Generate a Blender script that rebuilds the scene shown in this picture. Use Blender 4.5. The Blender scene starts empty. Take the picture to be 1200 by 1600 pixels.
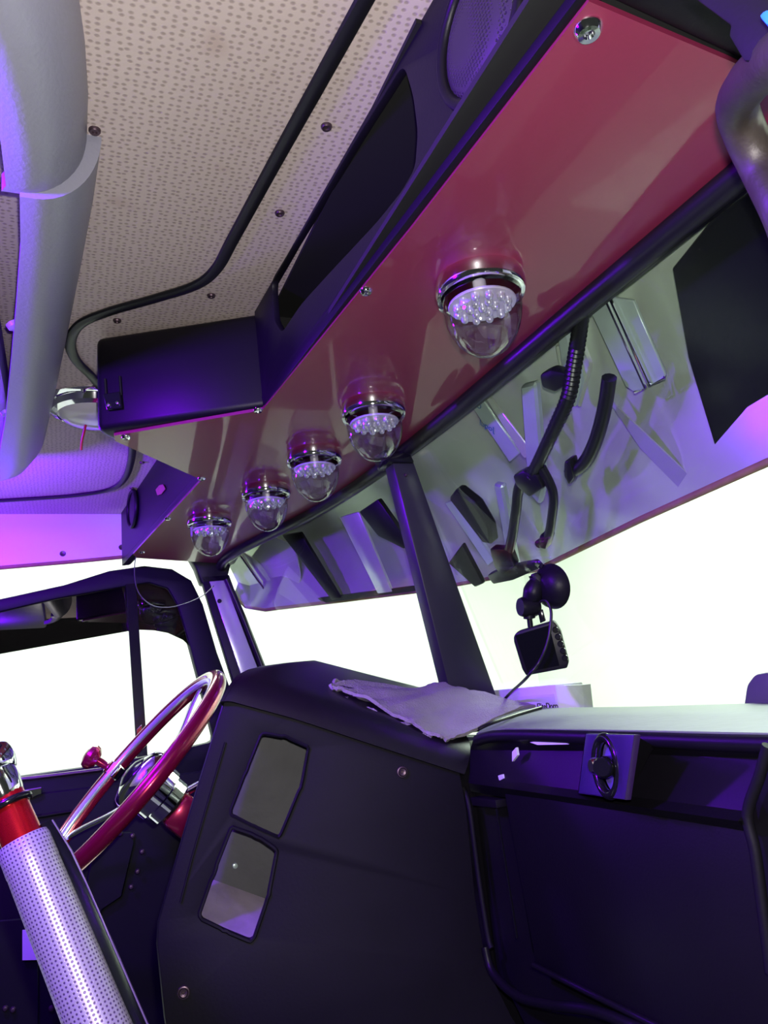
import bpy, bmesh, math, random
from mathutils import Vector as V, Matrix
random.seed(7)
sc = bpy.context.scene
H = 1.15                                   # eye height above the cab floor
EYE = V((1.1, 0, 0))
PI = math.pi
R_ = math.radians
# ------------------------------------------------------------------ camera
F = 1200.0
def cam_basis(pitch, roll, yaw):
    p, r, y = R_(pitch), R_(roll), R_(yaw)
    fw = V((-math.cos(y)*math.cos(p), math.sin(y)*math.cos(p), math.sin(p)))
    rt = fw.cross(V((0, 0, 1))).normalized(); up = rt.cross(fw)
    return rt*math.cos(r)-up*math.sin(r), rt*math.sin(r)+up*math.cos(r), fw
CR, CU, CF = cam_basis(13.5, 5.7, 23.3)
cd = bpy.data.cameras.new('camera'); cam = bpy.data.objects.new('camera', cd)
sc.collection.objects.link(cam)
cd.sensor_fit = 'AUTO'; cd.sensor_width = 36; cd.lens = 36*F/1600; cd.clip_start = .02; cd.clip_end = 100
cam.matrix_world = Matrix(((CR.x, CU.x, -CF.x, EYE.x), (CR.y, CU.y, -CF.y, EYE.y), (CR.z, CU.z, -CF.z, EYE.z+H), (0, 0, 0, 1)))
sc.camera = cam
# ------------------------------------------------------------------ world, lights, exposure
w = bpy.data.worlds.new('world'); sc.world = w; w.use_nodes = True
w.node_tree.nodes['Background'].inputs[0].default_value = (.9, 1, .92, 1)
w.node_tree.nodes['Background'].inputs[1].default_value = .03
sc.view_settings.view_transform = 'Standard'; sc.view_settings.look = 'None'
sc.view_settings.exposure = 0; sc.view_settings.gamma = 1; sc.view_settings.use_curve_mapping = False
def lamp(name, kind, loc, energy, color, size=.1, aim=None, size_y=None):
    d = bpy.data.lights.new(name, kind); d.energy = energy; d.color = color
    o = bpy.data.objects.new(name, d); sc.collection.objects.link(o); o.location = V(loc)+V((0, 0, H))
    if kind == 'AREA':
        d.size = size
        if size_y: d.shape = 'RECTANGLE'; d.size_y = size_y
    else: d.shadow_soft_size = size
    if aim: o.rotation_euler = (V(aim)-V(loc)).to_track_quat('-Z', 'Y').to_euler()
    return o
lamp('phone_flash', 'POINT', (1.1, .012, .03), 19, (1, .95, .93), .006)
lamp('violet_led_right', 'POINT', (.60, -.30, .373), 46, (.19, .0, 1), .03)
lamp('violet_led_left', 'POINT', (-.34, -.31, .355), 34, (.17, .0, 1), .03)
lamp('shop_lamp_front', 'AREA', (-1.2, 3.1, 2.1), 300, (.86, 1, .84), 3.0, (-1.2, 3.0, -2), 1.2)
lamp('shop_lamp_left', 'AREA', (-3.2, .2, 2.1), 210, (.9, 1, .88), 3.0, (-3.3, .2, -2), 1.2)

# ------------------------------------------------------------------ helpers
def ray(px, py): return CR*((px-600)/F)-CU*((py-800)/F)+CF
def at(px, py, ax, v):
    r = ray(px, py); i = 'xyz'.index(ax); return EYE+r*((v-EYE[i])/r[i])
def atp(px, py, P0, N, off=0):
    r = ray(px, py); return EYE+r*((P0-EYE).dot(N)+off)/r.dot(N)
def atd(px, py, d): return EYE+ray(px, py)*d
def pl(A, B, C):
    n = (B-A).cross(C-A).normalized()
    if n.dot(EYE-A) < 0: n = -n
    return A, n
def Cn(): return sc.collection
def fin(bm, name, m, smooth=35):
    bmesh.ops.remove_doubles(bm, verts=bm.verts, dist=1e-6)
    bmesh.ops.recalc_face_normals(bm, faces=bm.faces)
    me = bpy.data.meshes.new(name); bm.to_mesh(me); bm.free()
    if smooth:
        for p in me.polygons: p.use_smooth = True
        me.set_sharp_from_angle(angle=R_(smooth))
    if m: me.materials.append(m)
    return me
ORG = {}
def root_of(o):
    while o.parent: o = o.parent
    return o
def thing(name, label, cat, loc, group=None, kind=None):
    o = bpy.data.objects.new(name, None); o.empty_display_size = .05; Cn().objects.link(o); o.location = V(loc)+V((0, 0, H)); ORG[o.name] = V(loc)
    return tag(o, label, cat, group, kind)
def tag(o, label=None, cat=None, group=None, kind=None):
    if label: o['label'] = label
    if cat: o['category'] = cat
    if group: o['group'] = group
    if kind: o['kind'] = kind
    return o
def obj(name, bm, m, parent=None, smooth=35, label=None):
    if isinstance(bm, bpy.types.Mesh): me = bm; me.materials.append(m)
    else: me = fin(bm, name, m, smooth)
    if parent: org = ORG[root_of(parent).name]
    else:
        co = [v.co for v in me.vertices]
        org = V(((min(c.x for c in co)+max(c.x for c in co))/2, (min(c.y for c in co)+max(c.y for c in co))/2, min(c.z for c in co)))
    me.transform(Matrix.Translation(-org))
    o = bpy.data.objects.new(name, me); Cn().objects.link(o)
    if parent: o.parent = parent
    else: o.location = org+V((0, 0, H)); ORG[o.name] = org
    if label: o['label'] = label
    return o
def struct(name, bm, m, parent=None, smooth=35):
    o = obj(name, bm, m, parent, smooth)
    if not parent: o['kind'] = 'structure'
    return o
def dup(root, loc, label=None):
    r = root.copy(); Cn().objects.link(r); r.location = V(loc)+V((0, 0, H)); ORG[r.name] = V(loc)
    if label: r['label'] = label
    for ch in list(root.children):
        c = ch.copy(); Cn().objects.link(c); c.parent = r
        for g in list(ch.children):
            d = g.copy(); Cn().objects.link(d); d.parent = c
    return r
def bevel(bm, w, seg=2, ang=30):
    bmesh.ops.remove_doubles(bm, verts=bm.verts, dist=1e-6)
    bmesh.ops.recalc_face_normals(bm, faces=bm.faces)
    e = [e for e in bm.edges if len(e.link_faces) == 2 and e.calc_face_angle(0) > R_(ang)]
    bmesh.ops.bevel(bm, geom=e, offset=w, segments=seg, profile=.5, affect='EDGES', clamp_overlap=True)
    return bm
def prism(pts, off, bm=None, bev=0, seg=2):
    b = bmesh.new(); off = V(off)
    a = [b.verts.new(V(p)) for p in pts]; c = [b.verts.new(V(p)+off) for p in pts]
    b.faces.new(a); b.faces.new(c[::-1]); n = len(a)
    for i in range(n): b.faces.new((a[i], c[i], c[(i+1) % n], a[(i+1) % n]))
    if bev: bevel(b, bev, seg)
    return join(b, bm)
def join(b, bm):
    if bm is None: return b
    me = bpy.data.meshes.new('t'); b.to_mesh(me); b.free(); bm.from_mesh(me); bpy.data.meshes.remove(me); return bm
def box(c, s, bm=None, rot=None, bev=0, seg=2):
    b = bmesh.new(); bmesh.ops.create_cube(b, size=1)
    for v in b.verts: v.co = V((v.co.x*s[0], v.co.y*s[1], v.co.z*s[2]))
    if bev: bevel(b, bev, seg)
    if rot is not None: bmesh.ops.transform(b, matrix=rot.to_4x4(), verts=b.verts)
    bmesh.ops.translate(b, verts=b.verts, vec=V(c))
    return join(b, bm)
def frame(z, x=None):
    z = V(z).normalized(); x = V(x) if x is not None else (V((1, 0, 0)) if abs(z.x) < .9 else V((0, 1, 0)))
    x = (x-z*x.dot(z)).normalized(); y = z.cross(x)
    return Matrix((x, y, z)).transposed()
def lathe(prof, org, axis, n=32, bm=None, rib=None, x=None):
    """prof: (radius, height along axis)"""
    b = bmesh.new(); M = frame(axis, x); org = V(org); rows = []
    for r, h in prof:
        if r < 1e-6: rows.append([b.verts.new(org+M@V((0, 0, h)))]*n); continue
        rows.append([b.verts.new(org+M@V((r*(rib(i/n) if rib else 1)*math.cos(2*PI*i/n), r*(rib(i/n) if rib else 1)*math.sin(2*PI*i/n), h))) for i in range(n)])
    for a, c in zip(rows, rows[1:]):
        for i in range(n):
            f = []
            for v in (a[i], a[(i+1) % n], c[(i+1) % n], c[i]):
                if v not in f: f.append(v)
            if len(f) > 2:
                try: b.faces.new(f)
                except ValueError: pass
    return join(b, bm)
def crom(pts, k=8, closed=False):
    pts = [V(p) for p in pts]; n = len(pts); out = []
    g = (lambda i: pts[i % n]) if closed else (lambda i: pts[max(0, min(n-1, i))])
    for i in range(n if closed else n-1):
        a, b, c, d = g(i-1), g(i), g(i+1), g(i+2)
        for j in range(k):
            t = j/k
            out.append(.5*((2*b)+(c-a)*t+(2*a-5*b+4*c-d)*t*t+(3*b-a-3*c+d)*t**3))
    if not closed: out.append(pts[-1])
    return out
def tube(path, r, n=10, bm=None, closed=False, up=None, sx=1, sy=1, caps=True):
    b = bmesh.new(); path = [V(p) for p in path]; m = len(path); rows = []; prev = None
    for i, p in enumerate(path):
        if closed: t = path[(i+1) % m]-path[i-1]
        else: t = path[min(m-1, i+1)]-path[max(0, i-1)]
        t.normalize()
        if up is not None: u = V(up)
        elif prev is None: u = V((0, 0, 1)) if abs(t.z) < .9 else V((1, 0, 0))
        else: u = prev
        u = (u-t*u.dot(t)).normalized(); prev = u; s = t.cross(u)
        rr = r(i/(m-1)) if callable(r) else r
        rows.append([b.verts.new(p+s*(rr*sx*math.cos(2*PI*j/n))+u*(rr*sy*math.sin(2*PI*j/n))) for j in range(n)])
    rng = range(m) if closed else range(m-1)
    for i in rng:
        a, c = rows[i], rows[(i+1) % m]
        for j in range(n): b.faces.new((a[j], a[(j+1) % n], c[(j+1) % n], c[j]))
    if not closed and caps: b.faces.new(rows[0][::-1]); b.faces.new(rows[-1])
    return join(b, bm)
def loft(rows, bm=None, thick=0):
    b = bmesh.new(); vs = [[b.verts.new(V(p)) for p in r] for r in rows]
    for a, c in zip(vs, vs[1:]):
        for i in range(len(a)-1): b.faces.new((a[i], a[i+1], c[i+1], c[i]))
    if thick:
        bmesh.ops.recalc_face_normals(b, faces=b.faces)
        bmesh.ops.solidify(b, geom=b.faces[:], thickness=thick)
    return join(b, bm)
def curve_mesh(cu):
    o = bpy.data.objects.new('tmp', cu); Cn().objects.link(o)
    dg = bpy.context.evaluated_depsgraph_get(); dg.update()
    me = bpy.data.meshes.new_from_object(o.evaluated_get(dg)); bpy.data.objects.remove(o); bpy.data.curves.remove(cu)
    return me
def plate(outer, holes, thick, org, N, bev=.0):
    """plate with holes; outlines are 3D points lying on the plane org,N; thickness goes behind the plane"""
    M = frame(N); org = V(org); Mi = M.transposed()
    cu = bpy.data.curves.new('t', 'CURVE'); cu.dimensions = '2D'; cu.fill_mode = 'BOTH'; cu.extrude = thick/2-bev; cu.bevel_depth = bev; cu.bevel_resolution = 1; cu.offset = -bev
    for lp in [outer]+holes:
        s = cu.splines.new('POLY'); s.points.add(len(lp)-1); s.use_cyclic_u = True
        for i, p in enumerate(lp):
            q = Mi@(V(p)-org); s.points[i].co = (q.x, q.y, 0, 1)
    me = curve_mesh(cu); b = bmesh.new(); b.from_mesh(me); bpy.data.meshes.remove(me)
    X = M.to_4x4(); X.translation = org-V(N)*(thick/2)
    bmesh.ops.transform(b, matrix=X, verts=b.verts)
    return b
def rounded(pts, r=.2, k=5):
    """round the corners of a closed outline; r is a share of the shorter neighbour edge"""
    pts = [V(p) for p in pts]; n = len(pts); out = []
    for i in range(n):
        p, a, c = pts[i], pts[i-1], pts[(i+1) % n]
        rr = r[i] if isinstance(r, (list, tuple)) else r
        d = min((a-p).length, (c-p).length)*rr
        A = p+(a-p).normalized()*d; B = p+(c-p).normalized()*d
        for j in range(k+1):
            t = j/k; out.append(A*(1-t)**2+p*2*t*(1-t)+B*t*t)
    return out
def text_mesh(s, size, org, x, y, depth=.0003, mirror=False):
    cu = bpy.data.curves.new('t', 'FONT'); cu.body = s; cu.size = size; cu.extrude = depth; cu.align_x = 'LEFT'
    me = curve_mesh(cu); x = V(x).normalized(); y = V(y); y = (y-x*y.dot(x)).normalized(); z = x.cross(y)
    M = Matrix((x*(-1 if mirror else 1), y, z)).transposed().to_4x4(); M.translation = V(org); me.transform(M)
    b = bmesh.new(); b.from_mesh(me); bpy.data.meshes.remove(me); return b

# ------------------------------------------------------------------ materials
class N:
    def __init__(s, name):
        s.m = bpy.data.materials.new(name); s.m.use_nodes = True; s.t = s.m.node_tree; s.p = s.t.nodes['Principled BSDF']
    def n(s, k, **kw):
        o = s.t.nodes.new(k)
        for a, b in kw.items(): setattr(o, a, b)
        return o
    def l(s, a, b): s.t.links.new(a, b)
def mat(name, col, rough=.5, metal=0, coat=0, bump=0, scale=100, vary=0, spec=.5, vscale=6, emit=0):
    k = N(name); p = k.p
    p.inputs['Base Color'].default_value = (*col, 1); p.inputs['Roughness'].default_value = rough; p.inputs['Metallic'].default_value = metal
    p.inputs['Coat Weight'].default_value = coat; p.inputs['Coat Roughness'].default_value = .04; p.inputs['Specular IOR Level'].default_value = spec
    tc = k.n('ShaderNodeTexCoord')
    if vary:
        nz = k.n('ShaderNodeTexNoise'); nz.inputs['Scale'].default_value = vscale; nz.inputs['Detail'].default_value = 6; k.l(tc.outputs['Object'], nz.inputs['Vector'])
        mx = k.n('ShaderNodeMix', data_type='RGBA'); k.l(nz.outputs['Fac'], mx.inputs[0])
        mx.inputs[6].default_value = (*[c*(1-vary) for c in col], 1); mx.inputs[7].default_value = (*[min(1, c*(1+vary)) for c in col], 1)
        k.l(mx.outputs[2], p.inputs['Base Color'])
    if bump:
        nz = k.n('ShaderNodeTexNoise'); nz.inputs['Scale'].default_value = scale; nz.inputs['Detail'].default_value = 3; k.l(tc.outputs['Object'], nz.inputs['Vector'])
        b = k.n('ShaderNodeBump'); b.inputs['Strength'].default_value = bump; b.inputs['Distance'].default_value = .002
        k.l(nz.outputs['Fac'], b.inputs['Height']); k.l(b.outputs[0], p.inputs['Normal'])
    return k.m
def glass(name, tint, refl=.06, rough=.0):
    k = N(name); k.t.nodes.remove(k.p)
    tr = k.n('ShaderNodeBsdfTransparent'); tr.inputs[0].default_value = (*tint, 1)
    gl = k.n('ShaderNodeBsdfGlossy'); gl.inputs['Roughness'].default_value = rough
    lw = k.n('ShaderNodeLayerWeight'); lw.inputs[0].default_value = .5
    pw = k.n('ShaderNodeMath', operation='POWER'); pw.inputs[1].default_value = 4.5; k.l(lw.outputs['Facing'], pw.inputs[0])
    ad = k.n('ShaderNodeMath', operation='MULTIPLY_ADD', use_clamp=True); ad.inputs[1].default_value = 1-refl; ad.inputs[2].default_value = refl; k.l(pw.outputs[0], ad.inputs[0])
    mx = k.n('ShaderNodeMixShader'); k.l(ad.outputs[0], mx.inputs[0]); k.l(tr.outputs[0], mx.inputs[1]); k.l(gl.outputs[0], mx.inputs[2])
    k.l(mx.outputs[0], k.t.nodes['Material Output'].inputs[0]); return k.m
def dotted(name, col, dot, scale, r0, r1, rough, bump=.3, rnd=.2, vary=.1, metal=0, stains=False, stretch=(1, 1, 1), co='Object', flat=True):
    k = N(name); p = k.p; tc = k.n('ShaderNodeTexCoord'); mp = k.n('ShaderNodeMapping'); mp.inputs['Scale'].default_value = stretch; k.l(tc.outputs[co], mp.inputs[0])
    vo = k.n('ShaderNodeTexVoronoi', voronoi_dimensions='2D' if flat else '3D'); vo.inputs['Scale'].default_value = scale; vo.inputs['Randomness'].default_value = rnd; k.l(mp.outputs[0], vo.inputs['Vector'])
    mr = k.n('ShaderNodeMapRange'); mr.inputs[1].default_value = r0; mr.inputs[2].default_value = r1; k.l(vo.outputs['Distance'], mr.inputs[0])
    nz = k.n('ShaderNodeTexNoise'); nz.inputs['Scale'].default_value = 5; nz.inputs['Detail'].default_value = 8; k.l(tc.outputs['Object'], nz.inputs['Vector'])
    m1 = k.n('ShaderNodeMix', data_type='RGBA'); m1.inputs[6].default_value = (*[c*(1-vary) for c in col], 1); m1.inputs[7].default_value = (*[c*(1+vary) for c in col], 1); k.l(nz.outputs['Fac'], m1.inputs[0])
    src = m1.outputs[2]
    if stains:
        n2 = k.n('ShaderNodeTexNoise'); n2.inputs['Scale'].default_value = 11; n2.inputs['Detail'].default_value = 2; k.l(tc.outputs['Object'], n2.inputs['Vector'])
        m3 = k.n('ShaderNodeMapRange'); m3.inputs[1].default_value = .66; m3.inputs[2].default_value = .8; m3.inputs[4].default_value = .55; k.l(n2.outputs['Fac'], m3.inputs[0])
        m4 = k.n('ShaderNodeMix', data_type='RGBA'); k.l(m3.outputs[0], m4.inputs[0]); k.l(src, m4.inputs[6]); m4.inputs[7].default_value = (.30, .17, .12, 1); src = m4.outputs[2]
    m2 = k.n('ShaderNodeMix', data_type='RGBA'); k.l(mr.outputs[0], m2.inputs[0]); m2.inputs[6].default_value = (*dot, 1); k.l(src, m2.inputs[7]); k.l(m2.outputs[2], p.inputs['Base Color'])
    b = k.n('ShaderNodeBump'); b.inputs['Strength'].default_value = bump; b.inputs['Distance'].default_value = .001; k.l(mr.outputs[0], b.inputs['Height']); k.l(b.outputs[0], p.inputs['Normal'])
    p.inputs['Roughness'].default_value = rough; p.inputs['Metallic'].default_value = metal
    return k.m
M = dict(
 head=dotted('headliner_vinyl', (.56, .47, .43), (.36, .29, .26), 170, .14, .34, .62, .3, .45, .12, 0, True, (1, .8, 1)),
 sleeve=dotted('sleeve_vinyl', (.44, .40, .47), (.10, .06, .15), 300, .18, .32, .42, .25, .0, .08, .35, co='UV'),
 grille=dotted('speaker_mesh', (.02, .018, .02), (.004, .004, .006), 330, .25, .4, .5, .6, .0, .5, 0, flat=False),
 black=mat('black_plastic', (.0055, .0045, .008), .42, bump=.06, scale=420, vary=.4, spec=.22),
 blackrough=mat('worn_black_plastic', (.005, .004, .0075), .62, bump=.08, scale=300, vary=.5, vscale=9, spec=.2),
 cover=mat('satin_black_cover', (.007, .006, .009), .36, bump=.06, scale=420, vary=.4, spec=.5),
 post=mat('painted_post', (.018, .019, .022), .38, vary=.3),
 gloss=mat('black_gloss', (.006, .006, .008), .16, spec=.5),
 rubber=mat('black_rubber', (.008, .008, .01), .35, spec=.4),
 navy=mat('dark_door_skin', (.004, .0035, .008), .55, bump=.05, scale=300, vary=.4, spec=.25),
 burg=mat('burgundy_paint', (.20, .018, .056), .40, coat=.42, spec=.3, vary=.06, vscale=300),
 candy=mat('candy_red_paint', (.36, .008, .05), .22, metal=.55, coat=1),
 red=mat('red_anodised', (.62, .008, .018), .25, metal=.75, coat=.6),
 chrome=mat('chrome', (.88, .88, .9), .06, metal=1),
 steel=mat('stainless_steel', (.70, .77, .66), .24, metal=.55, vary=.12, vscale=14),
 steelplate=mat('pale_film_steel', (.46, .56, .52), .35, metal=.35, vary=.15, vscale=30),
 rust=mat('rusty_lip', (.30, .16, .09), .7, bump=.5, scale=200, vary=.4, vscale=40),
 pad=mat('grey_vinyl_pad', (.27, .27, .33), .38, bump=.15, scale=260, vary=.05),
 side=mat('pale_vinyl', (.80, .74, .82), .45, vary=.06),
 screw=mat('dark_screw', (.12, .08, .10), .4, metal=.8),
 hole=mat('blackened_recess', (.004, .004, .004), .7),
 towel=mat('grey_microfibre', (.30, .27, .285), .95, bump=1.0, scale=420, vary=.18, vscale=25, spec=.1),
 dashtop=mat('dusty_dash_top', (.16, .20, .135), .55, bump=.2, scale=90, vary=.15, vscale=20),
 inner=mat('dusty_inner_panel', (.055, .055, .058), .6, bump=.3, scale=60, vary=.6, vscale=14),
 grime=mat('dusty_inner_floor', (.26, .22, .26), .8, bump=.4, scale=80, vary=.6, vscale=25),
 white=mat('white_card', (.72, .74, .73), .55, vary=.04),
 ink=mat('black_ink', (.01, .01, .012), .5),
 blue=mat('blue_ink', (.03, .12, .30), .5),
 bluetag=mat('blue_plastic', (.02, .20, .75), .35),
 wire=mat('red_wire', (.55, .02, .03), .4),
 greyw=mat('grey_wire', (.06, .055, .06), .4),
 led=mat('clear_led', (.85, .85, .9), .12, metal=.6, coat=1),
 shopw=mat('white_shop_wall', (.86, .88, .84), .8, vary=.02),
 hoodp=mat('pale_hood_paint', (.62, .66, .60), .25, coat=.6),
 shopf=mat('grey_concrete', (.62, .63, .60), .6, vary=.15, vscale=2),
 carpet=mat('black_floor_mat', (.012, .012, .014), .8, bump=.6, scale=150),
 bronze=mat('worn_handle_paint', (.035, .027, .024), .5, metal=.2, bump=.25, scale=180, vary=.6, vscale=40),
 lens=mat('frosted_lens', (.62, .60, .66), .3, coat=.5),
 wind=glass('windscreen_glass', (.95, .98, .95), .03), door=glass('door_glass', (.97, .98, .97), .03),
 film=glass('dark_window_film', (.045, .035, .045), .10), clear=glass('clear_polycarbonate', (.88, .88, .92), .15, .03),
 screen=mat('screen_glass', (.004, .004, .006), .06, spec=.6),
)

# ------------------------------------------------------------------ the shop around the truck, the cab shell
struct('floor', box((-1, 1.5, -1.95), (9, 9, .1)), M['shopf'])
struct('wall_front', box((-1, 4.2, .3), (9, .1, 4.4)), M['shopw'])
struct('wall_left', box((-5.3, 1, .3), (.1, 7, 4.4)), M['shopw'])
struct('hood', box((.1, 1.7, -.30), (1.5, 1.9, .06), bev=.02), M['hoodp'])
struct('cab_floor', box((.1, -.25, -H-.03), (1.9, 2.0, .06)), M['carpet'])
struct('wall_back', box((.1, -1.22, -.3), (1.9, .06, 1.75)), M['navy'])
struct('firewall', box((.1, .74, -.62), (1.85, .04, 1.06)), M['navy'])
struct('roof_skin', box((.1, -.36, .56), (2.0, 1.75, .03)), M['navy'])
ZC = .5
struct('ceiling', box((.1, -.36, ZC+.008), (1.94, 1.70, .016)), M['head'], smooth=0)

# ceiling rubber trim: a flat half-round band that follows the lobe of the overhead console
tp = [(640, -130), (606, -66), (570, 0), (500, 127), (430, 253), (365, 372), (338, 420), (305, 446), (240, 467), (170, 487), (125, 507), (110, 535), (119, 563), (145, 590), (172, 625), (200, 668), (207, 698), (198, 742), (174, 764), (120, 774), (40, 780), (-80, 787)]
path = crom([at(x, y, 'z', ZC-.003) for x, y in tp], 6)
struct('trim_1', tube(path, .0074, 10, up=(0, 0, 1), sx=1, sy=.55), M['rubber'])
# stitched welt beside the trim
tp2 = [(640, -30), (560, 120), (480, 262), (418, 385), (395, 425), (340, 462), (270, 482)]

# headliner screws
def screw_mesh(r, m):
    b = lathe([(0, -.25*r), (.35*r, -.25*r), (.45*r, -.5*r), (.8*r, -.55*r), (r*1.0, -.25*r), (r*1.0, .1*r), (0, .1*r)], (0, 0, 0), (0, 0, 1), 14)
    return b
def ceil_screw(px, py, r, par, z=None, m='screw'):
    p = at(px, py, 'z', ZC if z is None else z)
    b = screw_mesh(r, m); bmesh.ops.translate(b, verts=b.verts, vec=p); return b
CEIL = bpy.data.objects['ceiling']
for px, py in [(148, 203), (510, 197), (437, 332), (330, 461), (183, 500), (206, 762), (222, 722), (64, 682)]:
    obj('screw', ceil_screw(px, py, .0052, None), M['screw'], CEIL)

# ------------------------------------------------------------------ grey padded bulkhead trim at the rear
pad = thing('padded_header', 'grey vinyl padded roll running across the rear edge of the ceiling', 'padding', (.1, -.06, .38))
def padsec(e, g, a):
    """rounded roll: leaves the ceiling at e, curves round and runs back to g underneath"""
    e, g = V(e), V(g); rows = []; b_ = e.z-g.z
    for j in range(13):
        t = PI/2*j/12; rows.append(V((e.x+(g.x-e.x)*j/12, e.y-a*(1-math.cos(t)), e.z-b_*math.sin(t))))
    return rows+[g]
lowE = [(136, 205), (126, 290), (110, 390), (93, 490), (76, 585), (60, 668)]
lowG = [(34, 150), (36, 270), (28, 390), (18, 500), (8, 600), (-6, 690)]
rows = []
for (a, b_) in zip(lowE, lowG):
    E_ = at(*a, 'z', ZC+.003); G = atd(*b_, (E_-EYE).dot(CF)*1.0); G = at(*b_, 'z', ZC-.062)
    G.x = E_.x; 
    rows.append(padsec(E_, (E_.x, min(G.y-.006, E_.y-.05), ZC-.060), .042))
# the far end turns down
e = rows[-1]
rows.append([p+V((-.06, -.016, 0)) for p in e]); rows.append([p+V((-.10, -.05, .002)) for p in e]); rows.append([p+V((-.12, -.11, .004)) for p in e])
obj('lower_pad', loft(rows, thick=.012), M['pad'], pad, 60)
upE = [(60, -190), (104, -90), (122, -20), (133, 60), (138, 140), (136, 209)]
rows = []
for i, a in enumerate(upE):
    E_ = at(*a, 'z', ZC+.003)
    rows.append(padsec(E_, (E_.x+.012*(i/5), E_.y-.062, ZC-.070), .050))
rows.append([p+V((-.012, -.004, .003)) for p in rows[-1]])
obj('upper_pad', loft(rows, thick=.014), M['pad'], pad, 60)
obj('rear_board', box((.30, -.20, .466), (1.25, .26, .05), bev=.012), M['pad'], pad)
for px, py in [(41, 256), (23, 510), (11, 646)]:
    c = at(px, py, 'z', ZC-.060)
    obj('button', lathe([(0, .004), (.004, .0035), (.0075, .001), (.008, -.004)], c, (.0, .45, -.9), 18), M['pad'], pad)

# ------------------------------------------------------------------ overhead console
ZP = .36
con = thing('overhead_console', 'black overhead console with burgundy underside above the windscreen', 'console', (.1, .3, ZP))
front = [at(x, y, 'z', ZP) for x, y in [(1200, 216), (1160, 250), (1030, 360), (900, 470), (770, 580), (640, 690), (570, 742), (500, 790), (430, 830), (360, 862), (340, 880)]]
rear_r = [at(920, 2, 'z', ZP), at(640, 360, 'z', ZP), at(410, 641, 'z', ZP)]
apex = [at(178, 681, 'z', ZP), at(180, 689, 'z', ZP)]
rear_l = [at(315, 750, 'z', ZP), at(208, 866, 'z', ZP)]
end_r = [at(1140, 95, 'z', ZP), at(1200, 124, 'z', ZP)]
xr = V((.90, .44, ZP))
pan = [V((.90, .462, ZP))]+front+[at(215, 872, 'z', ZP)]+rear_l[::-1]+apex[::-1]+rear_r[::-1]+[end_r[0], end_r[1], V((.90, .43, ZP))]
panel = obj('underside_panel', prism(pan, (0, 0, .004)), M['burg'], con, 30, 'glossy burgundy panel with chrome screws')
for px, py, r in [(919, 47, .0085), (572, 455, .006), (403, 641, .006), (197, 683, .006), (315, 748, .006), (262, 810, .006), (222, 863, .006)]:
    c = at(px, py, 'z', ZP-.001)
    obj('screw', lathe([(0, -.0008), (.3*r, -.0008), (.4*r, -.4*r), (.75*r, -.42*r), (r, -.1*r), (1.05*r, .15*r)], c, (0, 0, 1), 20), M['chrome'], panel)
# right half fascia, a plate with the cubby mouth cut out of it
A_, B_ = at(410, 641, 'z', ZP), at(920, 2, 'z', ZP)
A_ = V((.225, .228, ZP)); B_ = V((.86, .262, ZP))
fp, fn = pl(A_, B_, V((.25, .226, ZC)))
fpt = lambda x, y: atp(x, y, fp, fn)
def on_f(s, z): return A_+(B_-A_)*s+V((0, -.0, z-ZP))
mouth = [fpt(*p) for p in [(630, 100), (645, 150), (652, 205), (648, 262), (628, 300), (590, 345), (520, 420), (470, 475), (440, 520), (428, 500), (424, 440), (470, 365), (550, 228)]]
outer = [A_+V((0, 0, .002)), B_+V((0, 0, .002)), B_+V((0, 0, ZC-ZP-.006)), A_+V((0, 0, ZC-ZP-.006))]
mouth2 = []
for q in mouth:
    mouth2.append(V((q.x, q.y, min(ZC-.006, max(ZP+.03, q.z)))))
obj('rear_fascia', plate(outer, [rounded(mouth2, .3, 4)], .008, fp, fn, .001), M['black'], con)
lipA, lipB = A_+V((-.004, .012, .017)), B_+V((.03, .012, .017))
obj('lower_lip', tube([lipA+(lipB-lipA)*(i/10) for i in range(11)], .0125, 14), M['black'], con, 60)
# inside of the cubby
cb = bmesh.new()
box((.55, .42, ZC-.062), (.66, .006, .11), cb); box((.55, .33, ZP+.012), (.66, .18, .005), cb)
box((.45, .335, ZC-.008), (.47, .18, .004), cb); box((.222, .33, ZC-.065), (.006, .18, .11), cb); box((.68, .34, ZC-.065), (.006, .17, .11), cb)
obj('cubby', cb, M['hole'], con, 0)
obj('cubby_rib', box((.52, .39, ZP+.05), (.012, .05, .09), bev=.002), M['black'], con)
# speaker
sp_c = fpt(752, 42)
fu = (B_-A_).normalized(); fv = fn.cross(fu).normalized()
def ell(c, a, b, k=40, off=0, sh=0): return [c+fu*(a*math.cos(2*PI*i/k)+sh*b*math.sin(2*PI*i/k))+V((0, 0, 1))*(b*math.sin(2*PI*i/k))+fn*off for i in range(k)]
SA, SB = .044, .043
g = bmesh.new(); ce = g.verts.new(sp_c+fn*.007); prev = None
rings = []
for f_, o_ in ((1, .001), (.8, .005), (.4, .007)):
    rings.append([g.verts.new(p) for p in ell(sp_c, SA*f_, SB*f_, 40, o_)])
for a, b_ in zip(rings, rings[1:]):
    for i in range(40): g.faces.new((a[i], a[(i+1) % 40], b_[(i+1) % 40], b_[i]))
for i in range(40): g.faces.new((rings[-1][i], rings[-1][(i+1) % 40], ce))
spk = obj('speaker_grille', g, M['grille'], con, 60)
obj('speaker_ring', tube(ell(sp_c, SA+.004, SB+.004, 40, .002), .0045, 8, closed=True, up=fn), M['black'], spk, 60)
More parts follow.
